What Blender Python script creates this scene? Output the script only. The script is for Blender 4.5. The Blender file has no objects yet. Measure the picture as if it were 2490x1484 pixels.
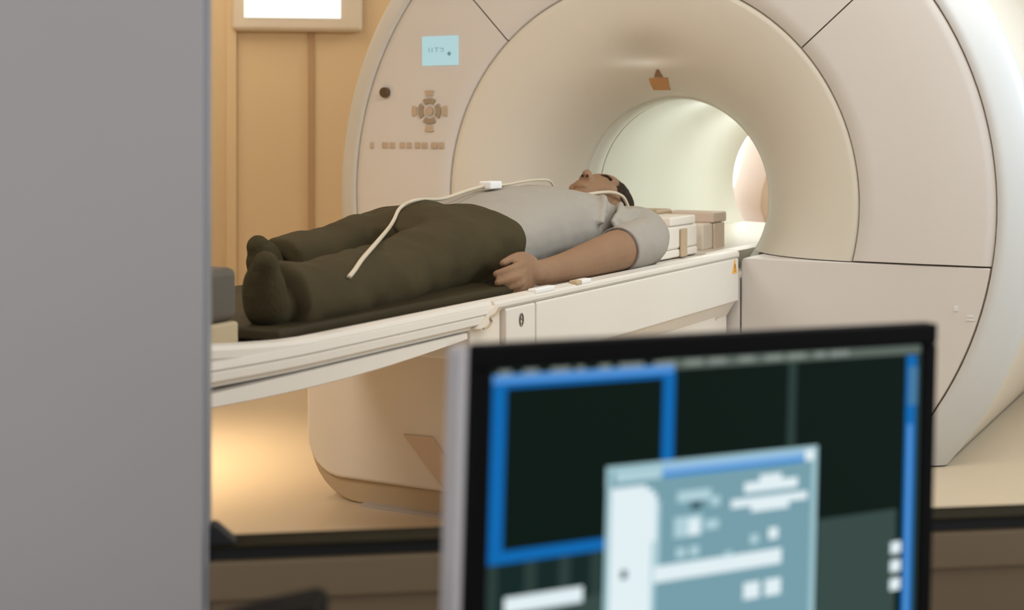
import bpy, bmesh, math, random
from mathutils import Vector, Matrix, Euler
random.seed(7)
C = bpy.context.scene
COL = C.collection
PI = math.pi
EYE = 0.96                       # camera height above the scanner-room floor

# ------------------------------------------------------------ camera
cam_d = bpy.data.cameras.new('camera')
cam = bpy.data.objects.new('camera', cam_d)
COL.objects.link(cam)
cam.location = (0, 0, EYE)
cam.rotation_euler = (PI / 2, 0, 0)
cam_d.sensor_width = 36
cam_d.sensor_fit = 'HORIZONTAL'
cam_d.lens = 3474.07 / 2490 * 36
cam_d.shift_y = -(742 - 327.6) / 2490
cam_d.clip_start = 0.02
cam_d.dof.use_dof = True
cam_d.dof.focus_distance = 3.5
cam_d.dof.aperture_fstop = 4.0
C.camera = cam

# ------------------------------------------------------------ world, view
w = bpy.data.worlds.new('world')
C.world = w
w.use_nodes = True
w.node_tree.nodes['Background'].inputs[0].default_value = (0.93, 0.95, 1.0, 1)
w.node_tree.nodes['Background'].inputs[1].default_value = 1.0
C.view_settings.view_transform = 'Standard'
C.view_settings.look = 'None'
C.view_settings.gamma = 1
C.view_settings.exposure = 0
C.view_settings.use_curve_mapping = False

Z0 = 0.375                       # person-local height of the couch surface
# frames: scanner frame (x across the couch, y into the bore) and room frame
TH = 0.50405
SC = Matrix.Translation((0.4012, 4.5177, 0)) @ Matrix.Rotation(-TH, 4, 'Z')
RM = Matrix.Translation((-0.309, 1.6, 0)) @ Matrix.Rotation(math.radians(8), 4, 'Z')
GZ = EYE - 0.2035                # height of the bore axis


def area(name, loc, target, size, power, color, size_y=None, spread=PI):
    d = bpy.data.lights.new(name, 'AREA')
    d.energy = power
    d.color = color
    d.size = size
    if size_y:
        d.shape = 'RECTANGLE'
        d.size_y = size_y
    d.spread = spread
    o = bpy.data.objects.new(name, d)
    COL.objects.link(o)
    o.location = loc
    o.rotation_euler = (Vector(target) - Vector(loc)).to_track_quat('-Z', 'Y').to_euler()
    return o


def rloc(x, y, z):
    return tuple(RM @ Vector((x, y, z)))


def sloc(v, s, z):
    return tuple(SC @ Vector((v, -s, z)))


# ceiling lights of the scanner room, with two added fill lights
area('ceiling_light_main', rloc(1.7, 1.0, 2.6), rloc(1.1, 2.4, 0.4), 1.8, 42, (1, 0.965, 0.93), 1.2)
area('fill_light_front', rloc(-1.5, 0.8, 2.5), rloc(0.1, 2.3, 0.4), 1.0, 33, (1, 0.95, 0.88), 0.8)  # added fill lamp, front left, brightens the pedestal under the couch
area('ceiling_light_left', rloc(-0.9, 4.7, 2.62), rloc(-0.9, 4.9, 0), 1.2, 22, (1, 0.89, 0.72), 1.4)
area('cool_fill_right', rloc(3.45, 1.1, 1.8), rloc(1.8, 2.9, 0.9), 0.9, 50, (0.64, 0.83, 1.0), 1.4)  # added cool side light below ceiling height, brightens the ring's right side
area('ceiling_light_rear', rloc(2.6, 5.0, 2.62), rloc(2.9, 5.6, 0.8), 1.0, 34, (0.93, 0.97, 1.0), 0.5)
# added unseen spot: warm light falling on the floor left of the couch
area('floor_spot', rloc(-0.85, 2.75, 2.55), rloc(-0.5, 2.55, 0), 0.9, 7.5, (1, 0.80, 0.54), 0.4, math.radians(30))
# light tubes inside the bore
for yy, pw in ((0.75, 0.9), (1.35, 1.9)):
    d = bpy.data.lights.new('bore_lamp', 'POINT')
    d.energy = pw
    d.color = (0.94, 0.98, 1.0)
    d.shadow_soft_size = 0.04
    o = bpy.data.objects.new('bore_lamp', d)
    COL.objects.link(o)
    o.location = SC @ Vector((0.05, yy, GZ + 0.22))


# ------------------------------------------------------------ materials
def mat(name, col, rough=0.5, metal=0, noise=0, nscale=8, bump=0, bscale=60, emit=None, estr=0, spec=0.5, col2=None):
    m = bpy.data.materials.new(name)
    m.use_nodes = True
    nt = m.node_tree
    b = nt.nodes['Principled BSDF']
    b.inputs['Base Color'].default_value = (*col, 1)
    b.inputs['Roughness'].default_value = rough
    b.inputs['Metallic'].default_value = metal
    b.inputs['Specular IOR Level'].default_value = spec
    tc = nt.nodes.new('ShaderNodeTexCoord')
    if noise or col2:
        n = nt.nodes.new('ShaderNodeTexNoise')
        n.inputs['Scale'].default_value = nscale
        n.inputs['Detail'].default_value = 5
        nt.links.new(tc.outputs['Object'], n.inputs['Vector'])
        r = nt.nodes.new('ShaderNodeValToRGB')
        r.color_ramp.elements[0].position = 0.3
        r.color_ramp.elements[1].position = 0.7
        c2 = col2 or tuple(c * (1 - noise) for c in col)
        r.color_ramp.elements[0].color = (*c2, 1)
        r.color_ramp.elements[1].color = (*col, 1)
        nt.links.new(n.outputs['Fac'], r.inputs['Fac'])
        nt.links.new(r.outputs['Color'], b.inputs['Base Color'])
    if bump:
        n2 = nt.nodes.new('ShaderNodeTexNoise')
        n2.inputs['Scale'].default_value = bscale
        n2.inputs['Detail'].default_value = 4
        nt.links.new(tc.outputs['Object'], n2.inputs['Vector'])
        bp = nt.nodes.new('ShaderNodeBump')
        bp.inputs['Strength'].default_value = bump
        bp.inputs['Distance'].default_value = 0.02
        nt.links.new(n2.outputs['Fac'], bp.inputs['Height'])
        nt.links.new(bp.outputs['Normal'], b.inputs['Normal'])
    if emit:
        b.inputs['Emission Color'].default_value = (*emit, 1)
        b.inputs['Emission Strength'].default_value = estr
    return m


def s2l(*c):
    return tuple(((x / 255) / 12.92 if x / 255 <= 0.04045 else ((x / 255 + 0.055) / 1.055) ** 2.4) for x in c)


M = {}
M['cover'] = mat('gantry_cover_plastic', s2l(219, 214, 209), 0.42, noise=0.03, nscale=3)
M['flare'] = mat('bore_flare_plastic', s2l(224, 218, 205), 0.4, noise=0.03, nscale=3)
M['seam'] = mat('seam_backing', s2l(150, 130, 104), 0.8)
M['ring'] = mat('gantry_ring_plastic', s2l(210, 210, 208), 0.35, noise=0.03, nscale=3)
M['side'] = mat('gantry_side_plastic', s2l(224, 214, 200), 0.5, noise=0.03, nscale=3)
M['bore'] = mat('bore_liner', s2l(236, 238, 228), 0.35, noise=0.02, nscale=3)
M['white'] = mat('couch_white_plastic', s2l(232, 224, 212), 0.38, noise=0.03, nscale=4)
M['cream'] = mat('couch_cream_plastic', s2l(236, 224, 208), 0.5, noise=0.04, nscale=4)
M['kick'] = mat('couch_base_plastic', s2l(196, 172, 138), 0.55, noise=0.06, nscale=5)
M['shadefacet'] = mat('couch_shaded_facet', s2l(218, 192, 166), 0.5, noise=0.05, nscale=5)  # darker couch plastic, shade of the pedestal face put into the colour
M['floor'] = mat('resin_floor', s2l(210, 190, 162), 0.25, noise=0.04, nscale=2, bump=0.02, bscale=10)
M['wall'] = mat('warm_wall_panel', s2l(214, 188, 148), 0.6, noise=0.03, nscale=2)
M['wallgroove'] = mat('wall_joint', s2l(176, 142, 104), 0.7)
M['ceil'] = mat('ceiling_paint', s2l(232, 226, 214), 0.8, noise=0.02)
M['pier'] = mat('grey_pier_paint', s2l(172, 166, 162), 0.55, noise=0.08, nscale=1.3, bump=0.03, bscale=200)
M['pieredge'] = mat('pier_edge_metal', s2l(150, 150, 152), 0.4, metal=0.3, noise=0.05)
M['brown'] = mat('brown_wall_panel', s2l(120, 100, 72), 0.6, noise=0.15, nscale=3)
M['olive'] = mat('window_frame_paint', s2l(34, 29, 14), 0.8, spec=0.1, noise=0.1, nscale=5)
M['black'] = mat('black_gasket', s2l(10, 9, 6), 0.7, noise=0.2)
M['bezel'] = mat('monitor_black_plastic', s2l(4, 4, 4), 0.6, noise=0.2, nscale=30, spec=0.1)
M['silver'] = mat('monitor_silver_plastic', s2l(196, 190, 188), 0.35, metal=0.3, noise=0.05)
M['desk'] = mat('desk_laminate', s2l(96, 82, 62), 0.5, noise=0.15, nscale=6)
M['skin'] = mat('skin', s2l(152, 118, 90), 0.6, spec=0.25, noise=0.12, nscale=14, bump=0.08, bscale=90)
M['hair'] = mat('dark_hair', s2l(58, 46, 34), 0.75, spec=0.1, noise=0.3, nscale=60, bump=0.5, bscale=160)
M['shirt'] = mat('grey_tshirt_cotton', s2l(168, 161, 150), 0.9, spec=0.1, noise=0.04, nscale=12, bump=0.25, bscale=9)
M['hem'] = mat('shirt_hem', s2l(142, 136, 130), 0.9, noise=0.05, nscale=30)
M['trouser'] = mat('dark_trouser_cloth', s2l(76, 67, 46), 0.85, spec=0.1, noise=0.15, nscale=6, bump=0.45, bscale=7)
M['sock'] = mat('dark_sock_knit', s2l(70, 62, 42), 0.9, spec=0.1, noise=0.15, nscale=40, bump=0.2, bscale=120)
M['pad'] = mat('dark_vinyl_pad', s2l(62, 54, 36), 0.6, spec=0.1, noise=0.1, nscale=6)
M['cushion'] = mat('charcoal_cushion_vinyl', s2l(94, 86, 74), 0.65, noise=0.1, nscale=8)
M['mattress'] = mat('tan_mattress_foam', s2l(196, 176, 142), 0.7, noise=0.06, nscale=8)
M['cable'] = mat('cable_jacket', s2l(214, 200, 176), 0.5, noise=0.05)
M['conn'] = mat('white_connector', s2l(246, 244, 240), 0.4, noise=0.02)
M['coil'] = mat('coil_white_plastic', s2l(238, 228, 214), 0.45, noise=0.03)
M['coiltan'] = mat('coil_tan_plastic', s2l(196, 172, 138), 0.5, noise=0.05)
M['coilpink'] = mat('coil_beige_plastic', s2l(224, 204, 186), 0.5, noise=0.04)
M['amber'] = mat('amber_label', s2l(250, 178, 70), 0.6, noise=0.06)
M['orange'] = mat('orange_label', s2l(206, 150, 90), 0.6, noise=0.06)
M['brownlabel'] = mat('brown_label', s2l(150, 112, 76), 0.6, noise=0.06)
M['keypad'] = mat('keypad_grey', s2l(166, 146, 122), 0.6, noise=0.06)
M['keylight'] = mat('keypad_light_grey', s2l(194, 174, 150), 0.6, noise=0.06)
M['knob'] = mat('knob_dark', s2l(88, 68, 44), 0.5, noise=0.06)
M['lcd'] = mat('gantry_lcd', s2l(60, 80, 84), 0.3, emit=s2l(182, 218, 224), estr=0.85)
M['lcdtext'] = mat('gantry_lcd_text', s2l(50, 66, 72), 0.3, emit=s2l(150, 190, 200), estr=0.75)
M['lcdmark'] = mat('gantry_lcd_mark', s2l(40, 50, 56), 0.3, emit=s2l(110, 150, 160), estr=0.7)
M['wallscreen'] = mat('wall_screen_lit', s2l(230, 238, 240), 0.3, emit=s2l(232, 240, 244), estr=0.9)
M['wsframe'] = mat('wall_screen_frame', s2l(214, 200, 180), 0.4, noise=0.04)
M['slot_glow'] = mat('slot_glow_face', s2l(240, 244, 246), 0.4, emit=s2l(244, 250, 255), estr=2.5)  # glow of the added panel behind the bore
M['marking'] = mat('grey_marking', s2l(110, 100, 88), 0.6, noise=0.05)
M['silvmark'] = mat('silver_marking', s2l(238, 240, 240), 0.25, metal=0.2)


def scr(name, *c, k=1.0):
    return mat(name, (0.002, 0.002, 0.002), 0.35, emit=s2l(*c), estr=k, spec=0.03)


M['s_dark'] = scr('screen_dark', 9, 24, 18)
M['s_dark2'] = scr('screen_dark_teal', 20, 40, 38)
M['s_low'] = scr('screen_low_panel', 56, 74, 70)
M['s_line'] = scr('screen_grey_line', 44, 62, 58)
M['s_tool'] = scr('screen_toolbar', 92, 104, 96)
M['s_tooltxt'] = scr('screen_toolbar_text', 132, 140, 132)
M['s_blue'] = scr('screen_blue', 12, 104, 176)
M['s_blue2'] = scr('screen_light_blue', 84, 146, 214)
M['s_scroll'] = scr('screen_scrollbar', 70, 120, 160)
M['s_dlg'] = scr('dialog_teal', 118, 158, 170)
M['s_dlgedge'] = scr('dialog_edge', 160, 196, 204)
M['s_white'] = scr('dialog_white', 226, 240, 244)
M['s_pale'] = scr('dialog_pale', 176, 208, 216)
M['s_title'] = scr('dialog_title_blue', 54, 136, 206)
M['s_title2'] = scr('dialog_title_light', 140, 184, 226)
M['s_ink'] = scr('dialog_ink', 52, 84, 92)


# ------------------------------------------------------------ object helpers
def link(name, bm, m, parent=None, smooth=False, bevel=0, segs=3, mats=None, world=None):
    me = bpy.data.meshes.new(name)
    bmesh.ops.recalc_face_normals(bm, faces=bm.faces)
    bm.to_mesh(me)
    bm.free()
    for mm in (mats or [m]):
        me.materials.append(mm)
    for p in me.polygons:
        p.use_smooth = smooth
    o = bpy.data.objects.new(name, me)
    COL.objects.link(o)
    if parent:
        o.parent = parent
    if world is not None:
        o.matrix_world = world
    if bevel:
        b = o.modifiers.new('bevel', 'BEVEL')
        b.width = bevel
        b.segments = segs
        b.limit_method = 'ANGLE'
        b.angle_limit = math.radians(40)
        for p in me.polygons:
            p.use_smooth = True
        wn = o.modifiers.new('wn', 'WEIGHTED_NORMAL')
        wn.keep_sharp = False
    return o


def thing(name, label, cat, mw, group=None):
    o = bpy.data.objects.new(name, None)
    COL.objects.link(o)
    o.empty_display_size = 0.1
    o.matrix_world = mw
    o['label'] = label
    o['category'] = cat
    if group:
        o['group'] = group
    return o


def tag(o, label, cat, group=None):
    o['label'] = label
    o['category'] = cat
    if group:
        o['group'] = group
    return o


def struct(o):
    o['kind'] = 'structure'
    return o


def box(bm, x0, x1, y0, y1, z0, z1, mi=0):
    vs = [bm.verts.new((x, y, z)) for x in (x0, x1) for y in (y0, y1) for z in (z0, z1)]
    for idx in ((0, 1, 3, 2), (4, 6, 7, 5), (0, 4, 5, 1), (2, 3, 7, 6), (0, 2, 6, 4), (1, 5, 7, 3)):
        f = bm.faces.new([vs[i] for i in idx])
        f.material_index = mi
    return vs


def prism(bm, pts, a0, a1, axis='y', mi=0):
    """closed polygon pts (2D) extruded along an axis; x: pts are (y,z); y: (x,z); z: (x,y)"""
    def mk(p, a):
        if axis == 'x':
            return (a, p[0], p[1])
        if axis == 'y':
            return (p[0], a, p[1])
        return (p[0], p[1], a)
    A = [bm.verts.new(mk(p, a0)) for p in pts]
    B = [bm.verts.new(mk(p, a1)) for p in pts]
    n = len(pts)
    f = bm.faces.new(A)
    f.material_index = mi
    f = bm.faces.new(B[::-1])
    f.material_index = mi
    for i in range(n):
        f = bm.faces.new((A[i], A[(i + 1) % n], B[(i + 1) % n], B[i]))
        f.material_index = mi


def spline(pts, n=8):
    """Catmull-Rom through tuples of any length"""
    out = []
    P = [pts[0]] + list(pts) + [pts[-1]]
    for i in range(1, len(P) - 2):
        for k in range(n):
            t = k / n
            out.append(tuple(0.5 * ((2 * b) + (c - a) * t + (2 * a - 5 * b + 4 * c - d) * t * t + (3 * b - a - 3 * c + d) * t ** 3)
                             for a, b, c, d in zip(P[i - 1], P[i], P[i + 1], P[i + 2])))
    out.append(tuple(pts[-1]))
    return out


def tube(bm, pts, r, seg=10, caps=True, sm=8, round_ends=False):
    """swept tube; pts of (x,y,z) or (x,y,z,r) ; interpolated"""
    q = [tuple(p) if len(p) == 4 else (*p, r) for p in pts]
    q = spline(q, sm) if sm else q
    if round_ends:
        a, b = Vector(q[0][:3]), Vector(q[1][:3])
        d = (a - b).normalized()
        r0 = q[0][3]
        head = [(*(a + d * r0 * math.sin(t)), r0 * math.cos(t)) for t in (1.35, 1.0, 0.65, 0.3)]
        a2, b2 = Vector(q[-1][:3]), Vector(q[-2][:3])
        d2 = (a2 - b2).normalized()
        r1 = q[-1][3]
        tail = [(*(a2 + d2 * r1 * math.sin(t)), r1 * math.cos(t)) for t in (0.3, 0.65, 1.0, 1.35)]
        q = head + q + tail
    P = [Vector(p[:3]) for p in q]
    T = []
    for i in range(len(P)):
        t = (P[min(i + 1, len(P) - 1)] - P[max(i - 1, 0)])
        T.append(t.normalized())
    up = Vector((0, 0, 1)) if abs(T[0].z) < 0.9 else Vector((1, 0, 0))
    nrm = T[0].cross(up).normalized()
    rings = []
    for i, p in enumerate(P):
        nrm = (nrm - T[i] * nrm.dot(T[i])).normalized()
        bn = T[i].cross(nrm)
        rr = q[i][3]
        rings.append([bm.verts.new(p + (nrm * math.cos(2 * PI * k / seg) + bn * math.sin(2 * PI * k / seg)) * rr) for k in range(seg)])
    for a, b in zip(rings, rings[1:]):
        for k in range(seg):
            bm.faces.new((a[k], a[(k + 1) % seg], b[(k + 1) % seg], b[k]))
    if caps:
        bm.faces.new(rings[0][::-1])
        bm.faces.new(rings[-1])


def ell(bm, c, r, rot=None, u=20, v=12):
    m = Matrix.Translation(c) @ (rot.to_matrix().to_4x4() if rot else Matrix()) @ Matrix.Diagonal((*r, 1))
    bmesh.ops.create_uvsphere(bm, u_segments=u, v_segments=v, radius=1, matrix=m)


def loft(bm, rings, seg=28, p=2.4, sm=4):
    """rings (s, cx, cz, hw, hh) along the couch; superellipse sections; closed"""
    q = spline(rings, sm)
    R = []
    for (s, cx, cz, hw, hh) in q:
        ring = []
        for k in range(seg):
            a = 2 * PI * k / seg
            ca, sa = math.cos(a), math.sin(a)
            ring.append(bm.verts.new((cx + hw * math.copysign(abs(ca) ** (2 / p), ca), -s, cz + Z0 + hh * math.copysign(abs(sa) ** (2 / p), sa))))
        R.append(ring)
    for a, b in zip(R, R[1:]):
        for k in range(seg):
            bm.faces.new((a[k], a[(k + 1) % seg], b[(k + 1) % seg], b[k]))
    bm.faces.new(R[0][::-1])
    bm.faces.new(R[-1])


def remesh(o, vox, smooth=4, disp=0, dscale=0.1):
    r = o.modifiers.new('remesh', 'REMESH')
    r.mode = 'VOXEL'
    r.voxel_size = vox
    r.use_smooth_shade = True
    if disp:
        t = bpy.data.textures.new(o.name + '_folds', 'CLOUDS')
        t.noise_scale = dscale
        d = o.modifiers.new('folds', 'DISPLACE')
        d.texture = t
        d.strength = disp
        d.mid_level = 0.5
    s = o.modifiers.new('smooth', 'SMOOTH')
    s.iterations = smooth
    s.factor = 0.5


# ============================================================ ROOM SHELL
def shell(name, m, parts, mats=None, bev=0):
    bm = bmesh.new()
    for p in parts:
        box(bm, *p)
    return struct(link(name, bm, m, world=RM, mats=mats, bevel=bev))


WB = 5.75
shell('floor', M['floor'], [(-2.6, 3.6, 0.051, WB, -0.1, 0)])
shell('ceiling', M['ceil'], [(-2.6, 3.6, 0.0, WB, 2.7, 2.8)])
shell('wall_back', M['wall'], [(-2.6, 3.6, WB, WB + 0.1, 0, 2.7)])
shell('wall_left', M['wall'], [(-2.7, -2.6, 0.0, WB, 0, 2.7)])
shell('wall_right', M['ceil'], [(3.6, 3.7, 0.0, WB, 0, 2.7)])
# joints and pilaster of the back wall
shell('trim_1', M['wallgroove'], [(0.068, 0.098, WB - 0.014, WB, 0, 2.7)])
shell('trim_2', M['wall'], [(-0.34, -0.292, WB - 0.03, WB, 0, 2.7)])
# observation wall with window opening: left pier, sill wall, header, right jamb
SILL = EYE - 0.461
bm = bmesh.new()
box(bm, -2.7, -0.036, 0.0, 0.05, -0.39, 2.8)
pier = struct(link('wall_front', bm, M['pier'], world=RM @ Matrix.Translation((0, 0, 0)), bevel=0.004))
shell('trim_3', M['pieredge'], [(-0.036, -0.030, 0.006, 0.046, SILL - 0.2, 2.2)])
shell('wall_below', M['brown'], [(-0.036, 3.7, 0.01, 0.05, -0.39, SILL - 0.062)])
shell('wall_above', M['brown'], [(-0.036, 3.7, 0.0, 0.05, 1.75, 2.8)])
shell('wall_side', M['brown'], [(1.9, 3.7, 0.0, 0.05, SILL - 0.062, 1.75)])

wf = struct(thing('window_1', '', '', RM))
del wf['label']
del wf['category']
bm = bmesh.new()
box(bm, -0.03, 1.9, 0.0, 0.05, SILL - 0.003, SILL)
link('window_sill', bm, M['olive'], wf, bevel=0.003)
bm = bmesh.new()
box(bm, -0.03, 1.9, 0.012, 0.048, SILL - 0.018, SILL - 0.003)
link('gasket', bm, M['black'], wf)
bm = bmesh.new()
box(bm, -0.03, 1.9, 0.0, 0.048, SILL - 0.062, SILL - 0.018)
link('window_frame', bm, M['brown'], wf, bevel=0.003)
g = bpy.data.materials.new('window_glass')
g.use_nodes = True
nt = g.node_tree
nt.nodes.clear()
mo = nt.nodes.new('ShaderNodeOutputMaterial')
mx = nt.nodes.new('ShaderNodeMixShader')
tr = nt.nodes.new('ShaderNodeBsdfTransparent')
tr.inputs[0].default_value = (0.985, 0.985, 0.98, 1)
gl = nt.nodes.new('ShaderNodeBsdfGlossy')
gl.inputs['Roughness'].default_value = 0.01
mx.inputs[0].default_value = 0.0008
nt.links.new(tr.outputs[0], mx.inputs[1])
nt.links.new(gl.outputs[0], mx.inputs[2])
nt.links.new(mx.outputs[0], mo.inputs[0])
bm = bmesh.new()
box(bm, -0.03, 1.9, 0.034, 0.040, SILL, 1.75)
link('glass_pane', bm, g, wf)

# control room floor (lower than the raised scanner-room floor) and desk
bm = bmesh.new()
box(bm, -2.6, 3.6, -3.0, 0.05, -0.49, -0.39)
struct(link('floor_control_room', bm, M['desk'], world=RM))
DZ = 0.27
desk = thing('control_desk', 'brown laminate control desk below the observation window', 'desk', RM @ Matrix.Translation((0.4, -0.42, -0.39)))
bm = bmesh.new()
box(bm, -1.0, 1.2, -0.4, 0.4, DZ + 0.39 - 0.03, DZ + 0.39)
link('desktop', bm, M['desk'], desk, bevel=0.004)
for lx in (-0.95, 1.1):
    for ly in (-0.37, 0.32):
        bm = bmesh.new()
        box(bm, lx, lx + 0.05, ly, ly + 0.05, 0, DZ + 0.36)
        link('leg', bm, M['bezel'], desk)

# ============================================================ WALL SCREEN
ws = thing('wall_screen', 'lit white wall screen in a beige frame at the top of the warm panelled wall', 'screen', RM @ Matrix.Translation((0, WB, 1.484)))
bm = bmesh.new()
box(bm, -0.312, 0.342, -0.07, 0.0, 0.0, 0.42)
link('screen_frame', bm, M['wsframe'], ws, bevel=0.025)
bm = bmesh.new()
box(bm, -0.25, 0.232, -0.076, -0.07, 0.066, 0.37)
link('screen_panel', bm, M['wallscreen'], ws)

# ============================================================ MRI GANTRY
RO, RS, RB = 1.089, 0.70, 0.325
SEAMZ = EYE - 0.372
H = SEAMZ - GZ
gan = thing('mri_scanner', 'large beige MRI scanner with a round lit bore and wide ring face', 'scanner', SC @ Matrix.Translation((0, 0, GZ)))


def cut_range(r, lo, hi):
    a = math.asin(max(-1, min(1, H / r)))
    return max(lo, a), min(hi, PI - a)


def ringseg(bm, prof, lo, hi, n=64, gap=0.002, cut=True, close=False):
    """prof list of (r, y). angle range lo..hi, clipped by the horizontal joint"""
    rows = []
    for r, y in prof:
        a, b = cut_range(r, lo, hi) if cut else (lo, hi)
        a += gap / r
        b -= gap / r
        rows.append([bm.verts.new((r * math.cos(a + (b - a) * k / n), y, r * math.sin(a + (b - a) * k / n))) for k in range(n + 1)])
    for A, B in zip(rows, rows[1:]):
        for k in range(n):
            bm.faces.new((A[k], A[k + 1], B[k + 1], B[k]))
    return rows


A1, A2 = math.radians(41.2), math.radians(132.6)
outer_prof = [(RS + 0.002, 0.03), (RS + 0.002, 0.004), (RS + 0.005, 0.0), (RS + 0.05, -0.001), (0.9, -0.004), (RO - 0.03, -0.001), (RO - 0.006, 0.002), (RO - 0.003, 0.006), (RO - 0.003, 0.03)]
for nm, lo, hi in (('side_cover', -1.0, A1), ('top_cover', A1, A2), ('side_cover', A2, PI + 1.0)):
    bm = bmesh.new()
    ringseg(bm, outer_prof, lo, hi, 72)
    o = link(nm, bm, M['cover'], gan, smooth=True)
# flare from the joint circle into the bore
fp = [(RS - 0.002, 0.03), (RS - 0.002, 0.006), (RS - 0.006, 0.002), (0.68, 0.004), (0.64, 0.011), (0.58, 0.028), (0.52, 0.055), (0.46, 0.095), (0.41, 0.145), (0.37, 0.2), (0.345, 0.25), (0.331, 0.30), (RB, 0.34), (RB, 0.398)]
bm = bmesh.new()
rows = ringseg(bm, fp[:3] + spline(fp[3:-1], 6), -1.0, PI + 1.0, 160, gap=0.0)
# shallow hooded dimple above the bore
for row in rows:
    for v in row:
        dx, dz = v.co.x + 0.02, v.co.z - 0.455
        k = math.exp(-(dx / 0.10) ** 2 - (dz / (0.022 if dz < 0 else 0.06)) ** 2)
        v.co.y += 0.035 * k
link('bore_flare', bm, M['flare'], gan, smooth=True)
# backing seen through the joints
bm = bmesh.new()
ringseg(bm, [(0.64, 0.03), (0.68, 0.022), (0.72, 0.014), (1.02, 0.014), (RO + 0.02, 0.016)], 0, 2 * PI, 128, gap=0, cut=False)
link('joint_backing', bm, M['seam'], gan, smooth=False)


def arc(r, a0, a1, n=48):
    return [(r * math.cos(a0 + (a1 - a0) * k / n), r * math.sin(a0 + (a1 - a0) * k / n)) for k in range(n + 1)]


# lower covers: right, left and the centre behind the couch
FL = -GZ + 0.004
hz = H - 0.003
rr = RO - 0.004
xb = math.sqrt(rr ** 2 - FL ** 2)
right = [(0.339, FL)] + arc(rr, math.atan2(FL, xb), math.asin(hz / rr), 24) + [(0.352, hz), (0.343, hz - 0.004), (0.339, hz - 0.014)]
bm = bmesh.new()
prism(bm, right, 0.0, 0.29)
link('lower_cover', bm, M['cover'], gan, bevel=0.004)
bm = bmesh.new()
prism(bm, [(-x, z) for x, z in right][::-1], 0.0, 0.29)
link('lower_cover', bm, M['cover'], gan, bevel=0.004)
bm = bmesh.new()
box(bm, -0.334, 0.334, 0.0, 0.29, FL, hz - 0.06)
link('centre_cover', bm, M['cover'], gan, bevel=0.004)
# chamfered outer ring
RW, CH = 1.20, 0.07
bm = bmesh.new()
a0 = math.asin((FL) / RO)
a0b = math.asin(FL / RW)
rows = []
n = 96
for r, y in [(RO + 0.001, 0.03), (RO + 0.001, 0.003), (RO + 0.004, 0.0), (RO + 0.03, 0.014), (RW - 0.02, CH - 0.02), (RW - 0.004, CH - 0.002), (RW, CH + 0.006), (RW, CH + 0.03)]:
    aa = math.asin(FL / r)
    rows.append([bm.verts.new((r * math.cos(aa + (PI - 2 * aa) * k / n), y, r * math.sin(aa + (PI - 2 * aa) * k / n))) for k in range(n + 1)])
for A, B in zip(rows, rows[1:]):
    for k in range(n):
        bm.faces.new((A[k], A[k + 1], B[k + 1], B[k]))
link('outer_ring', bm, M['ring'], gan, smooth=True)
# body shell behind
LEN = 1.75
bm = bmesh.new()
rows = []
for r, y in [(RW - 0.006, CH + 0.025), (RW - 0.004, CH + 0.035), (RW - 0.004, LEN - 0.1), (RW - 0.06, LEN - 0.02), (RW - 0.12, LEN)]:
    aa = math.asin(FL / r)
    rows.append([bm.verts.new((r * math.cos(aa + (PI - 2 * aa) * k / n), y, r * math.sin(aa + (PI - 2 * aa) * k / n))) for k in range(n + 1)])
for A, B in zip(rows, rows[1:]):
    for k in range(n):
        bm.faces.new((A[k], A[k + 1], B[k + 1], B[k]))
# rear face ring down to the bore
rr2 = RW - 0.12
n2 = 96
outer = []
inner = []
for k in range(n2):
    a = 2 * PI * k / n2
    x, z = rr2 * math.cos(a), rr2 * math.sin(a)
    if z < FL:
        sc = FL / z
        x, z = x * sc, FL
    outer.append(bm.verts.new((x, LEN, z)))
    inner.append(bm.verts.new((RB * 1.01 * math.cos(a), LEN, RB * 1.01 * math.sin(a))))
for k in range(n2):
    bm.faces.new((outer[k], outer[(k + 1) % n2], inner[(k + 1) % n2], inner[k]))
link('body_shell', bm, M['side'], gan, smooth=False)
# bore liner in two lengths with a joint ring
bm = bmesh.new()
ringseg(bm, [(RB + 0.02, 0.30), (RB, 0.30), (RB, 0.397)], 0, 2 * PI, 96, gap=0, cut=False)
ringseg(bm, [(RB + 0.004, 0.396), (RB + 0.004, 0.403)], 0, 2 * PI, 96, gap=0, cut=False)
ringseg(bm, [(RB, 0.402), (RB, LEN)], 0, 2 * PI, 96, gap=0, cut=False)
link('bore_liner', bm, M['bore'], gan, smooth=True)

# gantry control panel (offsets from camera-height measurements)
ZC = EYE - GZ


def disc_pts(cx, cz, r0, r1, a0, a1, n=10):
    o = [(cx + r1 * math.cos(a0 + (a1 - a0) * k / n), cz + r1 * math.sin(a0 + (a1 - a0) * k / n)) for k in range(n + 1)]
    i = [(cx + r0 * math.cos(a1 + (a0 - a1) * k / n), cz + r0 * math.sin(a1 + (a0 - a1) * k / n)) for k in range(n + 1)]
    return o + i


bm = bmesh.new()
box(bm, -0.807, -0.664, -0.008, 0.004, ZC + 0.236, ZC + 0.336)
disp = link('display', bm, M['lcd'], gan, bevel=0.002)
bm = bmesh.new()
for i, (dx, dz, ww, hh) in enumerate([(0.028, 0.045, 0.004, 0.016), (0.04, 0.045, 0.004, 0.016), (0.052, 0.058, 0.016, 0.004), (0.058, 0.045, 0.004, 0.016), (0.074, 0.056, 0.014, 0.004), (0.084, 0.048, 0.004, 0.012), (0.076, 0.046, 0.01, 0.003)]):
    box(bm, -0.807 + dx, -0.807 + dx + ww, -0.0095, -0.008, ZC + 0.236 + dz, ZC + 0.236 + dz + hh)
link('readout', bm, M['lcdtext'], disp)
bm = bmesh.new()
box(bm, -0.704, -0.69, -0.0095, -0.008, ZC + 0.272, ZC + 0.278)
box(bm, -0.700, -0.694, -0.0095, -0.008, ZC + 0.268, ZC + 0.282)
link('readout_icon', bm, M['lcdmark'], disp)
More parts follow.
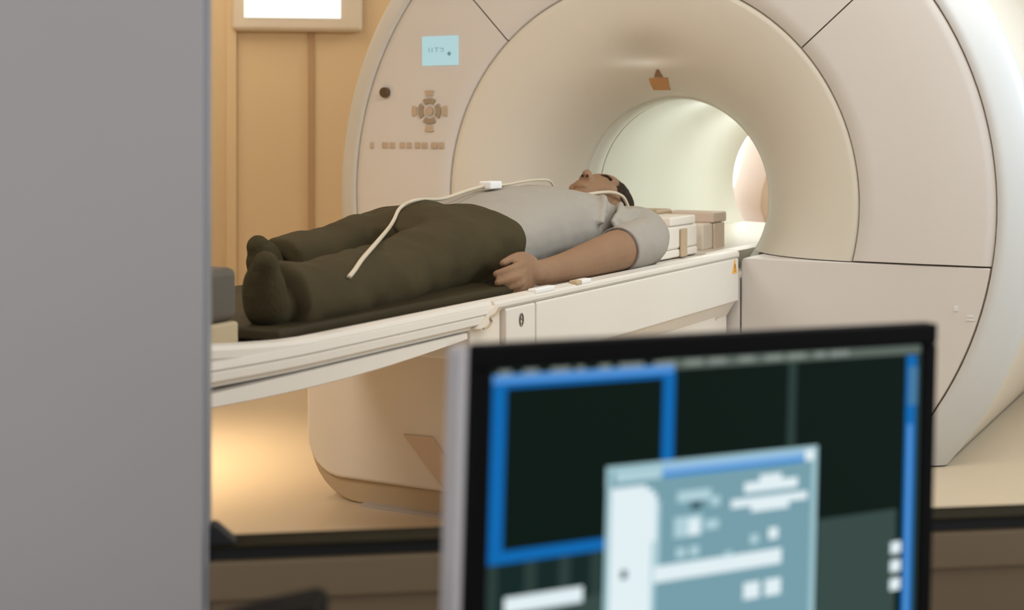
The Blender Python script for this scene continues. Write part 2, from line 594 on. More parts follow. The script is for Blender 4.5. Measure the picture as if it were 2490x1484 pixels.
bm = bmesh.new()
for k in range(1):
    cx, cz = -0.958, ZC + 0.147
    P0 = [(cx + 0.018 * math.cos(2 * PI * i / 24), cz + 0.018 * math.sin(2 * PI * i / 24)) for i in range(24)]
    prism(bm, P0, -0.02, 0.004)
link('knob', bm, M['knob'], gan, bevel=0.003)
KX, KZ = -0.778, ZC + 0.081
for i in range(4):
    a = PI / 2 * i
    bm = bmesh.new()
    prism(bm, disc_pts(KX, KZ, 0.026, 0.045, a - 0.62, a + 0.62), -0.009, 0.003)
    link('keypad_button', bm, M['keypad'], gan, bevel=0.0015)
    bm = bmesh.new()
    prism(bm, disc_pts(KX, KZ, 0.052, 0.072, a - 0.27, a + 0.27), -0.007, 0.003)
    link('direction_button', bm, M['keylight'], gan, bevel=0.0015)
bm = bmesh.new()
prism(bm, disc_pts(KX, KZ, 0.0, 0.016, 0, 2 * PI - 0.01, 20), -0.009, 0.003)
link('centre_button', bm, M['keylight'], gan)
for x0, x1 in ((-1.024, -1.008), (-0.973, -0.949), (-0.943, -0.918), (-0.900, -0.877), (-0.871, -0.850), (-0.838, -0.816), (-0.810, -0.787), (-0.772, -0.748), (-0.742, -0.719)):
    bm = bmesh.new()
    box(bm, x0, x1, -0.007, 0.003, ZC - 0.048, ZC - 0.026)
    link('push_button', bm, M['keylight'], gan, bevel=0.003)


def flare_y(r):
    for (r0, y0), (r1, y1) in zip(fp[2:], fp[3:]):
        if r1 <= r <= r0:
            return y0 + (y1 - y0) * (r0 - r) / (r0 - r1)
    return 0


def on_flare(c, name, m, n=8):
    """thin label following the flare; c = four corners (x,z) about the bore axis"""
    bm = bmesh.new()
    G1, G2 = [], []
    for i in range(n + 1):
        a, b = [], []
        for j in range(n + 1):
            u, v = i / n, j / n
            x = (c[0][0] * (1 - u) + c[1][0] * u) * (1 - v) + (c[3][0] * (1 - u) + c[2][0] * u) * v
            z = (c[0][1] * (1 - u) + c[1][1] * u) * (1 - v) + (c[3][1] * (1 - u) + c[2][1] * u) * v
            y = flare_y(math.hypot(x, z))
            a.append(bm.verts.new((x, y - 0.0035, z - 0.002)))
            b.append(bm.verts.new((x, y + 0.004, z)))
        G1.append(a)
        G2.append(b)
    for i in range(n):
        for j in range(n):
            bm.faces.new((G1[i][j], G1[i + 1][j], G1[i + 1][j + 1], G1[i][j + 1]))
            bm.faces.new((G2[i][j], G2[i][j + 1], G2[i + 1][j + 1], G2[i + 1][j]))
    for i in range(n):
        bm.faces.new((G1[i][0], G1[i + 1][0], G2[i + 1][0], G2[i][0]))
        bm.faces.new((G1[i][n], G1[i + 1][n], G2[i + 1][n], G2[i][n]))
        bm.faces.new((G1[0][i], G1[0][i + 1], G2[0][i + 1], G2[0][i]))
        bm.faces.new((G1[n][i], G1[n][i + 1], G2[n][i + 1], G2[n][i]))
    return link(name, bm, m, gan)


def rel(v, z):
    return (v, z + ZC)


on_flare([(-0.0185, 0.393), (0.0115, 0.3925), (0.008, 0.4165), (0.003, 0.4165)], 'warning_triangle', M['brownlabel'])
on_flare([(-0.039, 0.389), (0.028, 0.390), (0.0105, 0.3523), (-0.046, 0.353)], 'warning_label', M['orange'])
# little bright markings low on the right cover
for pts in ([(0.972, -0.500), (0.984, -0.500), (0.984, -0.486), (0.972, -0.486)], [(1.006, -0.525), (1.028, -0.525), (1.028, -0.519), (1.006, -0.519)], [(1.008, -0.515), (1.026, -0.515), (1.026, -0.511), (1.008, -0.511)]):
    bm = bmesh.new()
    prism(bm, [rel(*p) for p in pts], -0.002, 0.002)
    link('marking', bm, M['silvmark'], gan)

# ============================================================ BEHIND THE SCANNER
lp = thing('bright_slot_panel', 'added glowing white panel seen through the far end of the bore', 'light', RM @ Matrix.Translation((2.0, WB, 0.3)))  # glowing panel added to stand in for the bright room beyond the bore
bm = bmesh.new()
box(bm, -0.02, 0.62, -0.04, 0.0, -0.02, 1.42)
link('slot_panel_frame', bm, M['wsframe'], lp, bevel=0.006)
bm = bmesh.new()
box(bm, 0.0, 0.60, -0.045, -0.04, 0.0, 1.40)
link('slot_glow', bm, M['slot_glow'], lp)
bm = bmesh.new()
prism(bm, [(0.70, 0.0), (0.70, 1.1), (0.16, 1.1), (0.075, 0.80), (0.04, 0.68), (0.035, 0.60), (0.06, 0.52), (0.10, 0.46), (0.10, 0.0)], -0.25, 0.25)
tag(link('equipment_cabinet', bm, M['coilpink'], world=RM @ Matrix.Translation((2.215, WB - 0.42, 0.0)), bevel=0.02), 'beige rounded cabinet standing behind the far end of the bore', 'cabinet')

# ============================================================ COUCH
E0 = EYE
cou = thing('patient_couch', 'long white patient couch with side rails running into the scanner bore', 'couch', SC)
TW = 0.338


def strip(bm, prof, stations, mi=0):
    """prof(s) -> closed list of (x,z) lofted over stations of s"""
    rows = [[bm.verts.new((x, -s, z)) for x, z in prof(s)] for s in stations]
    k = len(rows[0])
    for A, B in zip(rows, rows[1:]):
        for i in range(k):
            bm.faces.new((A[i], A[(i + 1) % k], B[(i + 1) % k], B[i]))
    bm.faces.new(rows[0][::-1])
    bm.faces.new(rows[-1])


def lift(s):
    return 0.03 * max(0, min(1, (s - 2.15) / 0.35)) ** 1.4


def top_prof(s):
    e = E0 + lift(s)
    up = [(-0.300, e - 0.352), (-0.285, e - 0.362), (-0.20, e - 0.374), (0, e - 0.379), (0.20, e - 0.374), (0.285, e - 0.362), (0.300, e - 0.352), (0.315, e - 0.350), (0.328, e - 0.353), (0.333, e - 0.360)]
    dn = [(0.333, e - 0.372), (0.30, e - 0.40), (-0.30, e - 0.40), (-0.333, e - 0.372), (-0.333, e - 0.360), (-0.328, e - 0.353), (-0.315, e - 0.350)]
    return up + dn


bm = bmesh.new()
strip(bm, top_prof, [0.0 + 0.05 * k for k in range(0, 56)])
link('tabletop', bm, M['white'], cou, smooth=False)
# narrower transfer bridge through the bore
bm = bmesh.new()
strip(bm, lambda s: [(-0.24, E0 - 0.375), (-0.22, E0 - 0.366), (0, E0 - 0.372), (0.22, E0 - 0.366), (0.24, E0 - 0.375), (0.22, E0 - 0.42), (-0.22, E0 - 0.42)], [-1.6 + 0.1 * k for k in range(16)] + [-0.004])
link('bore_bridge', bm, M['white'], cou)
# side tray of the free end: stepped section with shadow grooves
for sx in (1, -1):
    bm = bmesh.new()

    def tray(s, sx=sx):
        e = E0 + lift(s) * 0.3
        p = [(0.325, e - 0.362), (0.336, e - 0.364), (0.338, e - 0.376), (0.333, e - 0.379), (0.338, e - 0.382), (0.338, e - 0.394), (0.334, e - 0.397), (0.326, e - 0.400), (0.326, e - 0.405), (0.27, e - 0.405), (0.27, e - 0.362)]
        return [(x * sx, z) for x, z in p]
    strip(bm, tray, [1.52, 1.56, 1.62] + [1.7 + 0.07 * k for k in range(15)])
    link('side_tray', bm, M['white'], cou)
    bm = bmesh.new()

    def beam(s, sx=sx):
        zb = 0.418 + 0.021 * math.sin(PI * max(0, min(1, (s - 1.55) / 1.1)) ** 1.0) + 0.002
        e = E0
        p = [(0.315, e - 0.4075), (0.33, e - 0.409), (0.331, e - zb + 0.004), (0.322, e - zb), (0.24, e - zb - 0.01), (0.24, e - 0.4075)]
        return [(x * sx, z) for x, z in p]
    strip(bm, beam, [1.62 + 0.055 * k for k in range(20)])
    link('lower_beam', bm, M['white'], cou)
    # slim upper rail over the fixed part
    bm = bmesh.new()
    strip(bm, lambda s, sx=sx: [(x * sx, z) for x, z in [(0.318, E0 - 0.352), (0.336, E0 - 0.354), (0.340, E0 - 0.360), (0.340, E0 - 0.367), (0.334, E0 - 0.370), (0.318, E0 - 0.370)]], [0.02, 0.5, 1.0, 1.52])
    link('side_rail', bm, M['white'], cou)
# underside pan between the beams
bm = bmesh.new()
box(bm, -0.24, 0.24, -2.7, -1.5, E0 - 0.43, E0 - 0.405)
link('underside_pan', bm, M['cream'], cou)
# jagged end of the side tray (bracket)
bm = bmesh.new()
prism(bm, [(-1.525, E0 - 0.362), (-1.50, E0 - 0.362), (-1.505, E0 - 0.372), (-1.525, E0 - 0.378), (-1.535, E0 - 0.388), (-1.53, E0 - 0.395), (-1.56, E0 - 0.405), (-1.60, E0 - 0.402)], 0.30, 0.341, 'x')
link('bracket', bm, M['cream'], cou)
bm = bmesh.new()
tube(bm, [(0.343, -1.505, E0 - 0.368), (0.343, -1.52, E0 - 0.378), (0.343, -1.545, E0 - 0.384), (0.343, -1.54, E0 - 0.393), (0.343, -1.555, E0 - 0.402), (0.343, -1.575, E0 - 0.404)], 0.0022)
link('bracket_edge', bm, M['kick'], cou)
# recess block, white side cover
bm = bmesh.new()
box(bm, -0.32, 0.325, -1.60, -1.47, E0 - 0.47, E0 - 0.372)
link('recess_block', bm, M['cream'], cou, bevel=0.006)
for sx in (1, -1):
    a, b = sorted((0.20 * sx, 0.338 * sx))
    bm = bmesh.new()
    box(bm, a, b, -1.47, -1.334, E0 - 0.51, E0 - 0.374)
    ec = link('end_cover', bm, M['white'], cou, bevel=0.005)
    bm = bmesh.new()
    box(bm, a, b, -1.330, -0.018, E0 - 0.505, E0 - 0.374)
    link('side_cover', bm, M['white'], cou, bevel=0.005)
    if sx == 1:
        bm = bmesh.new()
        # small oval symbol with a figure eight
        for cz_, r_ in ((E0 - 0.399, 0.0045), (E0 - 0.4085, 0.0058)):
            tube(bm, [(0.3392, -1.402 + r_ * math.cos(2 * PI * k / 16), cz_ + r_ * math.sin(2 * PI * k / 16)) for k in range(17)], 0.0009, seg=6, caps=False, sm=1)
        tube(bm, [(0.3392, -1.402 + 0.009 * math.cos(2 * PI * k / 24), E0 - 0.405 + 0.014 * math.sin(2 * PI * k / 24)) for k in range(25)], 0.0009, seg=6, caps=False, sm=1)
        link('symbol', bm, M['marking'], ec)
bm = bmesh.new()
prism(bm, [(-0.075, E0 - 0.418), (-0.035, E0 - 0.418), (-0.055, E0 - 0.375)], 0.336, 0.3395, 'x')
wl = link('warning_label', bm, M['amber'], cou)
bm = bmesh.new()
box(bm, 0.3395, 0.3402, -0.0575, -0.0525, E0 - 0.405, E0 - 0.39)
box(bm, 0.3395, 0.3402, -0.0575, -0.0525, E0 - 0.4125, E0 - 0.408)
link('warning_mark', bm, M['knob'], wl)
# sloping underside and lower casing
bm = bmesh.new()
prism(bm, [(-0.33, E0 - 0.505), (0.33, E0 - 0.505), (0.27, E0 - 0.60), (-0.27, E0 - 0.60)], -0.98, -0.02)
link('underside', bm, M['cream'], cou, bevel=0.004)
bm = bmesh.new()
box(bm, -0.25, 0.285, -0.95, -0.16, E0 - 0.75, E0 - 0.565)
link('lower_casing', bm, M['white'], cou, bevel=0.006)
bm = bmesh.new()
prism(bm, [(-0.155, E0 - 0.75), (-0.155, E0 - 0.57), (-0.02, E0 - 0.508), (-0.02, E0 - 0.75)], -0.25, 0.30, 'x')
link('corner_casing', bm, M['cream'], cou, bevel=0.003)
bm = bmesh.new()
tube(bm, [(0.3015, -0.155, E0 - 0.57), (0.3015, -0.022, E0 - 0.508)], 0.0022, sm=1)
link('corner_joint', bm, M['kick'], cou)
# pedestal: big rounded shell standing on a darker base


def ped_outline(hw, z0, z1, rad, n=10):
    p = [(-hw, z1)]
    p += [(-hw + rad - rad * math.cos(PI / 2 * k / n), z0 + rad - rad * math.sin(PI / 2 * k / n)) for k in range(n + 1)]
    p += [(hw - rad + rad * math.sin(PI / 2 * k / n), z0 + rad - rad * math.cos(PI / 2 * k / n)) for k in range(n + 1)]
    p += [(hw, z1)]
    return p


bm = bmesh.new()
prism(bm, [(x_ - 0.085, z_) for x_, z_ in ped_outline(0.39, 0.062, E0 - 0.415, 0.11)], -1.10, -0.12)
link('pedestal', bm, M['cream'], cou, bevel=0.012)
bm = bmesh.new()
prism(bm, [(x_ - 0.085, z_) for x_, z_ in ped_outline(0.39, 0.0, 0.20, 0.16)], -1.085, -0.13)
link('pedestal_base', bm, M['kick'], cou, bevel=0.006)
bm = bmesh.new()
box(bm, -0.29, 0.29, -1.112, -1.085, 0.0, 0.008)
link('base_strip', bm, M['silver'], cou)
# shaded lower face of the pedestal: flat plate, shade put into its darker colour
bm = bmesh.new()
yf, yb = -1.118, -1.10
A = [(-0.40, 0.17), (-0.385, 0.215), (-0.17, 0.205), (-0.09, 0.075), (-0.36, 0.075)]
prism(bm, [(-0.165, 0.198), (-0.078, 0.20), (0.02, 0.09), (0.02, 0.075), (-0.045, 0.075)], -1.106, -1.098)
link('pedestal_shaded_facet', bm, M['shadefacet'], cou)
# small clips on the near rail
for s0, s1, mm in ((1.24, 1.335, 'conn'), (1.05, 1.10, 'conn'), (1.10, 1.13, 'coiltan')):
    bm = bmesh.new()
    box(bm, 0.318, 0.339, -s1, -s0, E0 - 0.356, E0 - 0.3445)
    link('rail_clip', bm, M[mm], cou, bevel=0.003)

# pads on the couch
bm = bmesh.new()
box(bm, -0.26, 0.282, -2.18, -1.33, E0 - 0.359, E0 - 0.338)
tag(link('leg_pad', bm, M['pad'], world=SC, bevel=0.008), 'thin dark vinyl pad lying on the couch under the legs', 'pad')
bm = bmesh.new()
box(bm, -0.25, 0.275, -2.68, -2.275, E0 - 0.352, E0 - 0.312)
tag(link('foot_pad', bm, M['mattress'], world=SC, bevel=0.006), 'tan foam pad at the foot end of the couch', 'pad')
bm = bmesh.new()
box(bm, -0.08, 0.27, -2.66, -2.27, E0 - 0.312, E0 - 0.222)
tag(link('foot_cushion', bm, M['cushion'], world=SC, bevel=0.015), 'charcoal block cushion on the tan pad beyond the feet', 'cushion')

# ============================================================ PATIENT
pat = thing('person', 'person in grey T-shirt and dark trousers lying on the scanner couch', 'person', SC @ Matrix.Translation((0, 0, E0 - 0.375)))
Z0 = 0.375      # local z = (z relative to camera) + Z0


def q(v, s, zc, *r):
    return (v, -s, zc + Z0, *r)


bm = bmesh.new()
# head: skull, face, jaw
HX = -0.055
ell(bm, q(HX, 0.155, -0.226), (0.080, 0.104, 0.096))
ell(bm, q(HX, 0.190, -0.186), (0.066, 0.092, 0.066))
ell(bm, q(HX, 0.285, -0.205), (0.048, 0.046, 0.046))
ell(bm, q(HX, 0.250, -0.170), (0.034, 0.034, 0.032))
ell(bm, q(HX, 0.308, -0.178), (0.024, 0.022, 0.022))        # chin
ell(bm, q(HX, 0.150, -0.144), (0.056, 0.036, 0.026))        # brow
tube(bm, [q(HX, 0.185, -0.142, 0.008), q(HX, 0.21, -0.130, 0.010), q(HX, 0.232, -0.118, 0.014)], 0, 10, round_ends=True)  # nose
for sx in (-1, 1):
    ell(bm, q(HX + sx * 0.012, 0.236, -0.129), (0.009, 0.010, 0.009))
    ell(bm, q(HX + sx * 0.030, 0.188, -0.149), (0.014, 0.010, 0.009))   # eyelids
    ell(bm, q(HX + sx * 0.036, 0.225, -0.158), (0.020, 0.026, 0.016))   # cheek
    ell(bm, q(HX + sx * 0.078, 0.195, -0.225), (0.010, 0.019, 0.030), Euler((0.3, 0, 0)))  # ear
ell(bm, q(HX, 0.262, -0.145), (0.023, 0.007, 0.009))
ell(bm, q(HX, 0.274, -0.150), (0.021, 0.007, 0.009))
for v in bm.verts:                      # bring the head to full size
    v.co = Vector((HX + (v.co.x - HX) * 1.1, -0.225 + (v.co.y + 0.2) * 1.16, (-0.245 + Z0) + (v.co.z - (-0.232 + Z0)) * 1.1))
# neck and torso under the shirt
tube(bm, [q(HX, 0.25, -0.26, 0.055), q(-0.045, 0.34, -0.27, 0.056), q(-0.035, 0.42, -0.275, 0.07)], 0, 16)
loft(bm, [(0.36, -0.03, -0.28, 0.09, 0.05), (0.42, -0.03, -0.275, 0.17, 0.08), (0.55, -0.03, -0.262, 0.185, 0.095), (0.80, -0.03, -0.262, 0.165, 0.095), (1.0, -0.02, -0.27, 0.165, 0.09), (1.18, -0.01, -0.275, 0.175, 0.085), (1.28, 0.0, -0.28, 0.17, 0.075)])
# arms
near = [q(0.155, 0.43, -0.295, 0.055), q(0.215, 0.52, -0.305, 0.055), q(0.262, 0.72, -0.303, 0.055), q(0.272, 0.80, -0.305, 0.052), q(0.274, 0.92, -0.312, 0.045), q(0.270, 1.06, -0.322, 0.036), q(0.266, 1.18, -0.325, 0.030)]
far = [(-p[0] - 0.05, p[1] * 0.84, p[2] - 0.01, p[3]) for p in near]
tube(bm, near, 0, 16, round_ends=True)
tube(bm, far, 0, 16, round_ends=True)
# hands


def hand(sx, off):
    def h(v, s, z, *r):
        if sx < 0:
            s, z = s * 0.84, z - 0.01
        return q(v * sx + off, s, z, *r)
    ell(bm, h(0.262, 1.235, -0.320), (0.020, 0.052, 0.042))
    ell(bm, h(0.266, 1.262, -0.318), (0.018, 0.042, 0.043))
    tube(bm, [h(0.266, 1.16, -0.325, 0.029), h(0.264, 1.22, -0.322, 0.027)], 0, 12, round_ends=True)
    fing = [(-0.290, 0.100, 0.004), (-0.309, 0.108, 0.012), (-0.325, 0.088, 0.012), (-0.338, 0.060, 0.006)]
    for z, L, dv in fing:
        s0 = 1.275
        tube(bm, [h(0.264, s0 - 0.02, z, 0.0105), h(0.276 + dv, s0 + L * 0.38, z - 0.008, 0.0105), h(0.270 + dv, s0 + L * 0.72, z - 0.014, 0.0095), h(0.252 + dv, s0 + L * 0.95, z - 0.022, 0.0085)], 0, 10, round_ends=True, sm=4)
    tube(bm, [h(0.258, 1.20, -0.298, 0.014), h(0.262, 1.25, -0.282, 0.0125), h(0.258, 1.29, -0.282, 0.011), h(0.250, 1.325, -0.292, 0.0095)], 0, 10, round_ends=True, sm=4)


hand(1, 0)
hand(-1, -0.06)
# bare lower legs and feet (under trousers and socks)
LEGN = [(0.085, 1.20, -0.275, 0.085), (0.10, 1.40, -0.285, 0.070), (0.135, 1.62, -0.295, 0.055), (0.17, 1.86, -0.303, 0.045), (0.20, 2.04, -0.312, 0.028)]
LEGF = [(-0.10, 1.20, -0.280, 0.075), (-0.11, 1.36, -0.275, 0.070), (-0.12, 1.48, -0.280, 0.056), (-0.125, 1.58, -0.292, 0.048), (-0.125, 1.64, -0.300, 0.036)]
for L in (LEGN, LEGF):
    tube(bm, [q(*p) for p in L], 0, 14, round_ends=True)
body = link('body', bm, M['skin'], pat)
remesh(body, 0.0042, 3)

# hair
bm = bmesh.new()
ell(bm, q(HX, 0.132, -0.226), (0.086, 0.100, 0.100))
ell(bm, q(HX + 0.05, 0.165, -0.25), (0.034, 0.055, 0.062))
ell(bm, q(HX - 0.05, 0.165, -0.25), (0.034, 0.055, 0.062))
for v in bm.verts:
    v.co = Vector((HX + (v.co.x - HX) * 1.1, -0.225 + (v.co.y + 0.2) * 1.16, (-0.245 + Z0) + (v.co.z - (-0.232 + Z0)) * 1.1))
hr = link('hair', bm, M['hair'], pat)
remesh(hr, 0.006, 1, 0.010, 0.012)
# brows and nostrils
for sx in (-1, 1):
    bm = bmesh.new()
    tube(bm, [q(HX + sx * 0.015, 0.196, -0.126), q(HX + sx * 0.033, 0.190, -0.127), q(HX + sx * 0.050, 0.194, -0.138)], 0.0042, 6)
    link('eyebrow', bm, M['hair'], pat, smooth=True)
for sx in (-1, 1):
    bm = bmesh.new()
    ell(bm, q(HX + sx * 0.008, 0.276, -0.124), (0.004, 0.005, 0.0045), u=8, v=6)
    link('nostril', bm, M['hair'], pat, smooth=True)

# T-shirt
bm = bmesh.new()
loft(bm, [(0.375, -0.035, -0.285, 0.10, 0.05), (0.405, -0.03, -0.278, 0.155, 0.075), (0.48, -0.025, -0.265, 0.200, 0.100), (0.60, -0.02, -0.258, 0.208, 0.112), (0.75, -0.015, -0.254, 0.205, 0.116), (0.90, -0.01, -0.256, 0.20, 0.117), (1.03, -0.005, -0.266, 0.20, 0.106), (1.16, 0.0, -0.274, 0.195, 0.095), (1.22, 0.0, -0.28, 0.18, 0.08)], p=2.3)
tube(bm, [q(0.10, 0.42, -0.275, 0.072), q(0.19, 0.44, -0.285, 0.082), q(0.235, 0.52, -0.295, 0.074), q(0.258, 0.62, -0.300, 0.066), q(0.266, 0.735, -0.303, 0.060)], 0, 20)
for P_ in ([q(0.20, 0.70, -0.232), q(0.17, 0.62, -0.190), q(0.13, 0.54, -0.176), q(0.10, 0.48, -0.190)],
           [q(0.215, 0.66, -0.235), q(0.20, 0.58, -0.206), q(0.165, 0.50, -0.196)],
           [q(0.225, 0.62, -0.232), q(0.215, 0.54, -0.212), q(0.195, 0.47, -0.214)]):
    tube(bm, P_, 0.011, 8, round_ends=True, sm=4)

tube(bm, [q(-0.16, 0.42, -0.275, 0.072), q(-0.25, 0.44, -0.285, 0.08), q(-0.30, 0.52, -0.295, 0.07), q(-0.318, 0.72, -0.308, 0.062)], 0, 20)
sh = link('t_shirt', bm, M['shirt'], pat)
remesh(sh, 0.007, 4, 0.012, 0.09)
# folds: sleeve hem and armhole creases
bm = bmesh.new()
hem = []
for k in range(25):
    a = 2 * PI * k / 24
    hem.append(q(0.266 + 0.059 * math.cos(a), 0.738, -0.303 + 0.059 * math.sin(a)))
tube(bm, hem, 0.0028, 6, caps=False, sm=1)
link('sleeve_hem', bm, M['hem'], pat, smooth=True)
bm = bmesh.new()
col = []
for k in range(25):
    a = 2 * PI * k / 24
    col.append(q(-0.042 + 0.068 * math.cos(a), 0.385 - 0.02 * math.sin(a), -0.262 + 0.062 * math.sin(a)))
tube(bm, col, 0.006, 8, caps=False, sm=1)
link('collar', bm, M['hem'], pat, smooth=True)

# trousers
bm = bmesh.new()
loft(bm, [(1.125, 0.0, -0.272, 0.205, 0.098), (1.17, 0.0, -0.270, 0.210, 0.103), (1.25, 0.0, -0.268, 0.212, 0.104), (1.34, 0.0, -0.272, 0.205, 0.095), (1.42, 0.0, -0.285, 0.17, 0.07)], p=2.4)
LN = [(0.10, 1.24, -0.275, 0.095), (0.12, 1.42, -0.283, 0.088), (0.15, 1.60, -0.296, 0.077), (0.18, 1.80, -0.303, 0.072), (0.20, 1.96, -0.304, 0.070), (0.205, 2.08, -0.302, 0.070)]
LF = [(-0.10, 1.22, -0.266, 0.092), (-0.11, 1.36, -0.277, 0.091), (-0.115, 1.50, -0.292, 0.082), (-0.115, 1.60, -0.292, 0.078), (-0.115, 1.67, -0.296, 0.073)]
tube(bm, [q(*p) for p in LN], 0, 20)
tube(bm, [q(*p) for p in LF], 0, 20)
tube(bm, [q(0.0, 1.19, -0.172, 0.014), q(0.0, 1.25, -0.172, 0.018), q(0.0, 1.32, -0.178, 0.014)], 0, 10, round_ends=True)
tr_ = link('trousers', bm, M['trouser'], pat)
remesh(tr_, 0.007, 14, 0.030, 0.11)
# socked feet, toes up
for nm, vx, s0, tilt, hh in (('sock', 0.205, 2.07, 0.3, 0.10), ('sock', -0.115, 1.645, -0.1, 0.088)):
    bm = bmesh.new()
    dx = math.sin(tilt)
    base = -0.330
    tube(bm, [q(vx, s0 - 0.05, -0.302, 0.042), q(vx, s0 + 0.03, -0.315, 0.040), q(vx + dx * 0.03, s0 + 0.06, base + 0.03, 0.040), q(vx + dx * 0.06, s0 + 0.075, base + 0.07, 0.038), q(vx + dx * 0.10, s0 + 0.085, base + hh, 0.026)], 0, 14, round_ends=True)
    so = link(nm, bm, M['sock'], pat)
    remesh(so, 0.006, 3, 0.006, 0.05)

# ============================================================ CABLES
bm = bmesh.new()


def cz(v, s, z):
    return (v, -s, z + E0)


tube(bm, [cz(0.258, 1.936, -0.269), cz(0.251, 1.908, -0.259), cz(0.232, 1.856, -0.243), cz(0.194, 1.766, -0.228), cz(0.11, 1.60, -0.214), cz(0.02, 1.44, -0.208), cz(0.0, 1.394, -0.196), cz(-0.02, 1.335, -0.171), cz(-0.005, 1.288, -0.155), cz(-0.02, 1.15, -0.158), cz(-0.02, 1.03, -0.142), cz(0.0, 0.965, -0.130)], 0.0045, 8)
cb = tag(link('call_cable', bm, M['cable'], world=SC, smooth=True), 'thin beige cable over the thigh with a white connector on the shirt', 'cable')
bm = bmesh.new()
box(bm, -0.018, 0.018, -0.975, -0.915, E0 - 0.140, E0 - 0.120)
link('plug', bm, M['conn'], cb, bevel=0.004)
bm = bmesh.new()
tube(bm, [cz(0.0, 0.915, -0.130), cz(-0.01, 0.86, -0.133), cz(-0.02, 0.74, -0.128), cz(-0.03, 0.64, -0.126), cz(-0.03, 0.56, -0.130), cz(-0.035, 0.52, -0.150), cz(-0.04, 0.50, -0.17)], 0.0035, 8)
link('lead', bm, M['cable'], cb, smooth=True)
bm = bmesh.new()
tube(bm, [cz(-0.075, 0.43, -0.190), cz(-0.02, 0.36, -0.178), cz(0.02, 0.27, -0.172), cz(0.036, 0.21, -0.185), cz(0.042, 0.18, -0.215), cz(0.045, 0.17, -0.245)], 0.005, 8)
tag(link('headset_tube', bm, M['cable'], world=SC, smooth=True), 'pale curved headset tube looped past the ear of the lying person', 'headset')

# ============================================================ HEAD COIL BLOCKS IN THE BORE
hc = thing('head_rest', 'white head rest base with tan straps behind the shoulder of the person', 'head rest', SC @ Matrix.Translation((0, 0, E0 - 0.3695)))
bm = bmesh.new()
box(bm, -0.20, 0.19, -0.34, 0.02, 0.0, 0.024)
link('base', bm, M['coil'], hc, bevel=0.006)
bm = bmesh.new()
box(bm, 0.085, 0.19, -0.31, 0.02, 0.024, 0.095)
link('side_wall', bm, M['coil'], hc, bevel=0.010)
bm = bmesh.new()
box(bm, -0.22, -0.165, -0.31, 0.02, 0.024, 0.095)
link('side_wall', bm, M['coil'], hc, bevel=0.010)
bm = bmesh.new()
box(bm, 0.088, 0.192, -0.20, 0.0, 0.095, 0.122)
link('side_block', bm, M['coil'], hc, bevel=0.006)
bm = bmesh.new()
box(bm, 0.191, 0.199, -0.13, -0.085, 0.0, 0.085)
link('strap', bm, M['coiltan'], hc, bevel=0.003)
bm = bmesh.new()
box(bm, -0.12, 0.05, 0.03, 0.16, 0.0, 0.13)
link('wedge', bm, M['coiltan'], hc, bevel=0.01)
hb = thing('coil_box', 'beige boxy coil part on the table just inside the bore', 'coil', SC @ Matrix.Translation((0, 0, E0 - 0.3695)))
bm = bmesh.new()
box(bm, -0.02, 0.17, 0.12, 0.30, 0.0, 0.085)
link('housing', bm, M['coil'], hb, bevel=0.008)
bm = bmesh.new()
box(bm, 0.00, 0.178, 0.19, 0.31, 0.085, 0.118)
link('lid', bm, M['coilpink'], hb, bevel=0.006)
bm = bmesh.new()
box(bm, 0.171, 0.178, 0.2, 0.29, 0.0, 0.083)
link('end_panel', bm, M['coilpink'], hb, bevel=0.002)

# ============================================================ MONITOR
K = 0.85
yaw, pitch, roll = 0.53623542, -0.00298, -0.0328
Xv = Vector((math.cos(yaw), math.sin(yaw), 0))
Nv = Vector((math.sin(yaw), -math.cos(yaw), 0))
Uv = Vector((0, 0, 1))
X2 = (Xv * math.cos(roll) + Uv * math.sin(roll)).normalized()
U2 = (Uv * math.cos(roll) - Xv * math.sin(roll)).normalized()
N2 = X2.cross(U2).normalized()       # toward the viewer
orig = Vector((-0.0319 * K, 1.2336 * K, -0.1818 * K + EYE))
MM = Matrix((( X2.x, U2.x, N2.x, orig.x), (X2.y, U2.y, N2.y, orig.y), (X2.z, U2.z, N2.z, orig.z), (0, 0, 0, 1)))
mon = thing('computer_monitor', 'black framed computer monitor in the foreground showing dark panes and a pale dialog', 'monitor', MM)
MH = 0.335


def kb(bm, x0, x1, y0, y1, z0, z1, mi=0):
    box(bm, x0 * K, x1 * K, y0 * K, y1 * K, z0, z1, mi)


bm = bmesh.new()
kb(bm, 0.0, 0.56, -MH, 0.0, -0.012, 0.0)
kb(bm, 0.0, 0.56, -0.0215, 0.0, 0.0, 0.005)
kb(bm, 0.0, 0.56, -MH, -MH + 0.02, 0.0, 0.005)
kb(bm, 0.0, 0.0165, -MH + 0.02, -0.0215, 0.0, 0.005)
kb(bm, 0.540, 0.56, -MH + 0.02, -0.0215, 0.0, 0.005)
link('bezel', bm, M['bezel'], mon, bevel=0.003)
bm = bmesh.new()
kb(bm, -0.002, 0.558, -MH - 0.003, -0.004, -0.045, -0.012)
link('back_shell', bm, M['silver'], mon, bevel=0.008)
MI = ['s_dark', 's_dark2', 's_low', 's_line', 's_tool', 's_tooltxt', 's_blue', 's_blue2', 's_scroll', 's_white']
idx = {k: i for i, k in enumerate(MI)}
bm = bmesh.new()
box(bm, 0.0165 * K, 0.540 * K, (-MH + 0.02) * K, -0.0215 * K, 0.0, 0.0004, 0)
lay = [0.0004]


def R(x0, x1, y0, y1, m, h=0.0004):
    lay[0] += 0.00001
    kb(bm, x0, x1, y0, y1, 0.0002, lay[0] + h, idx[m])


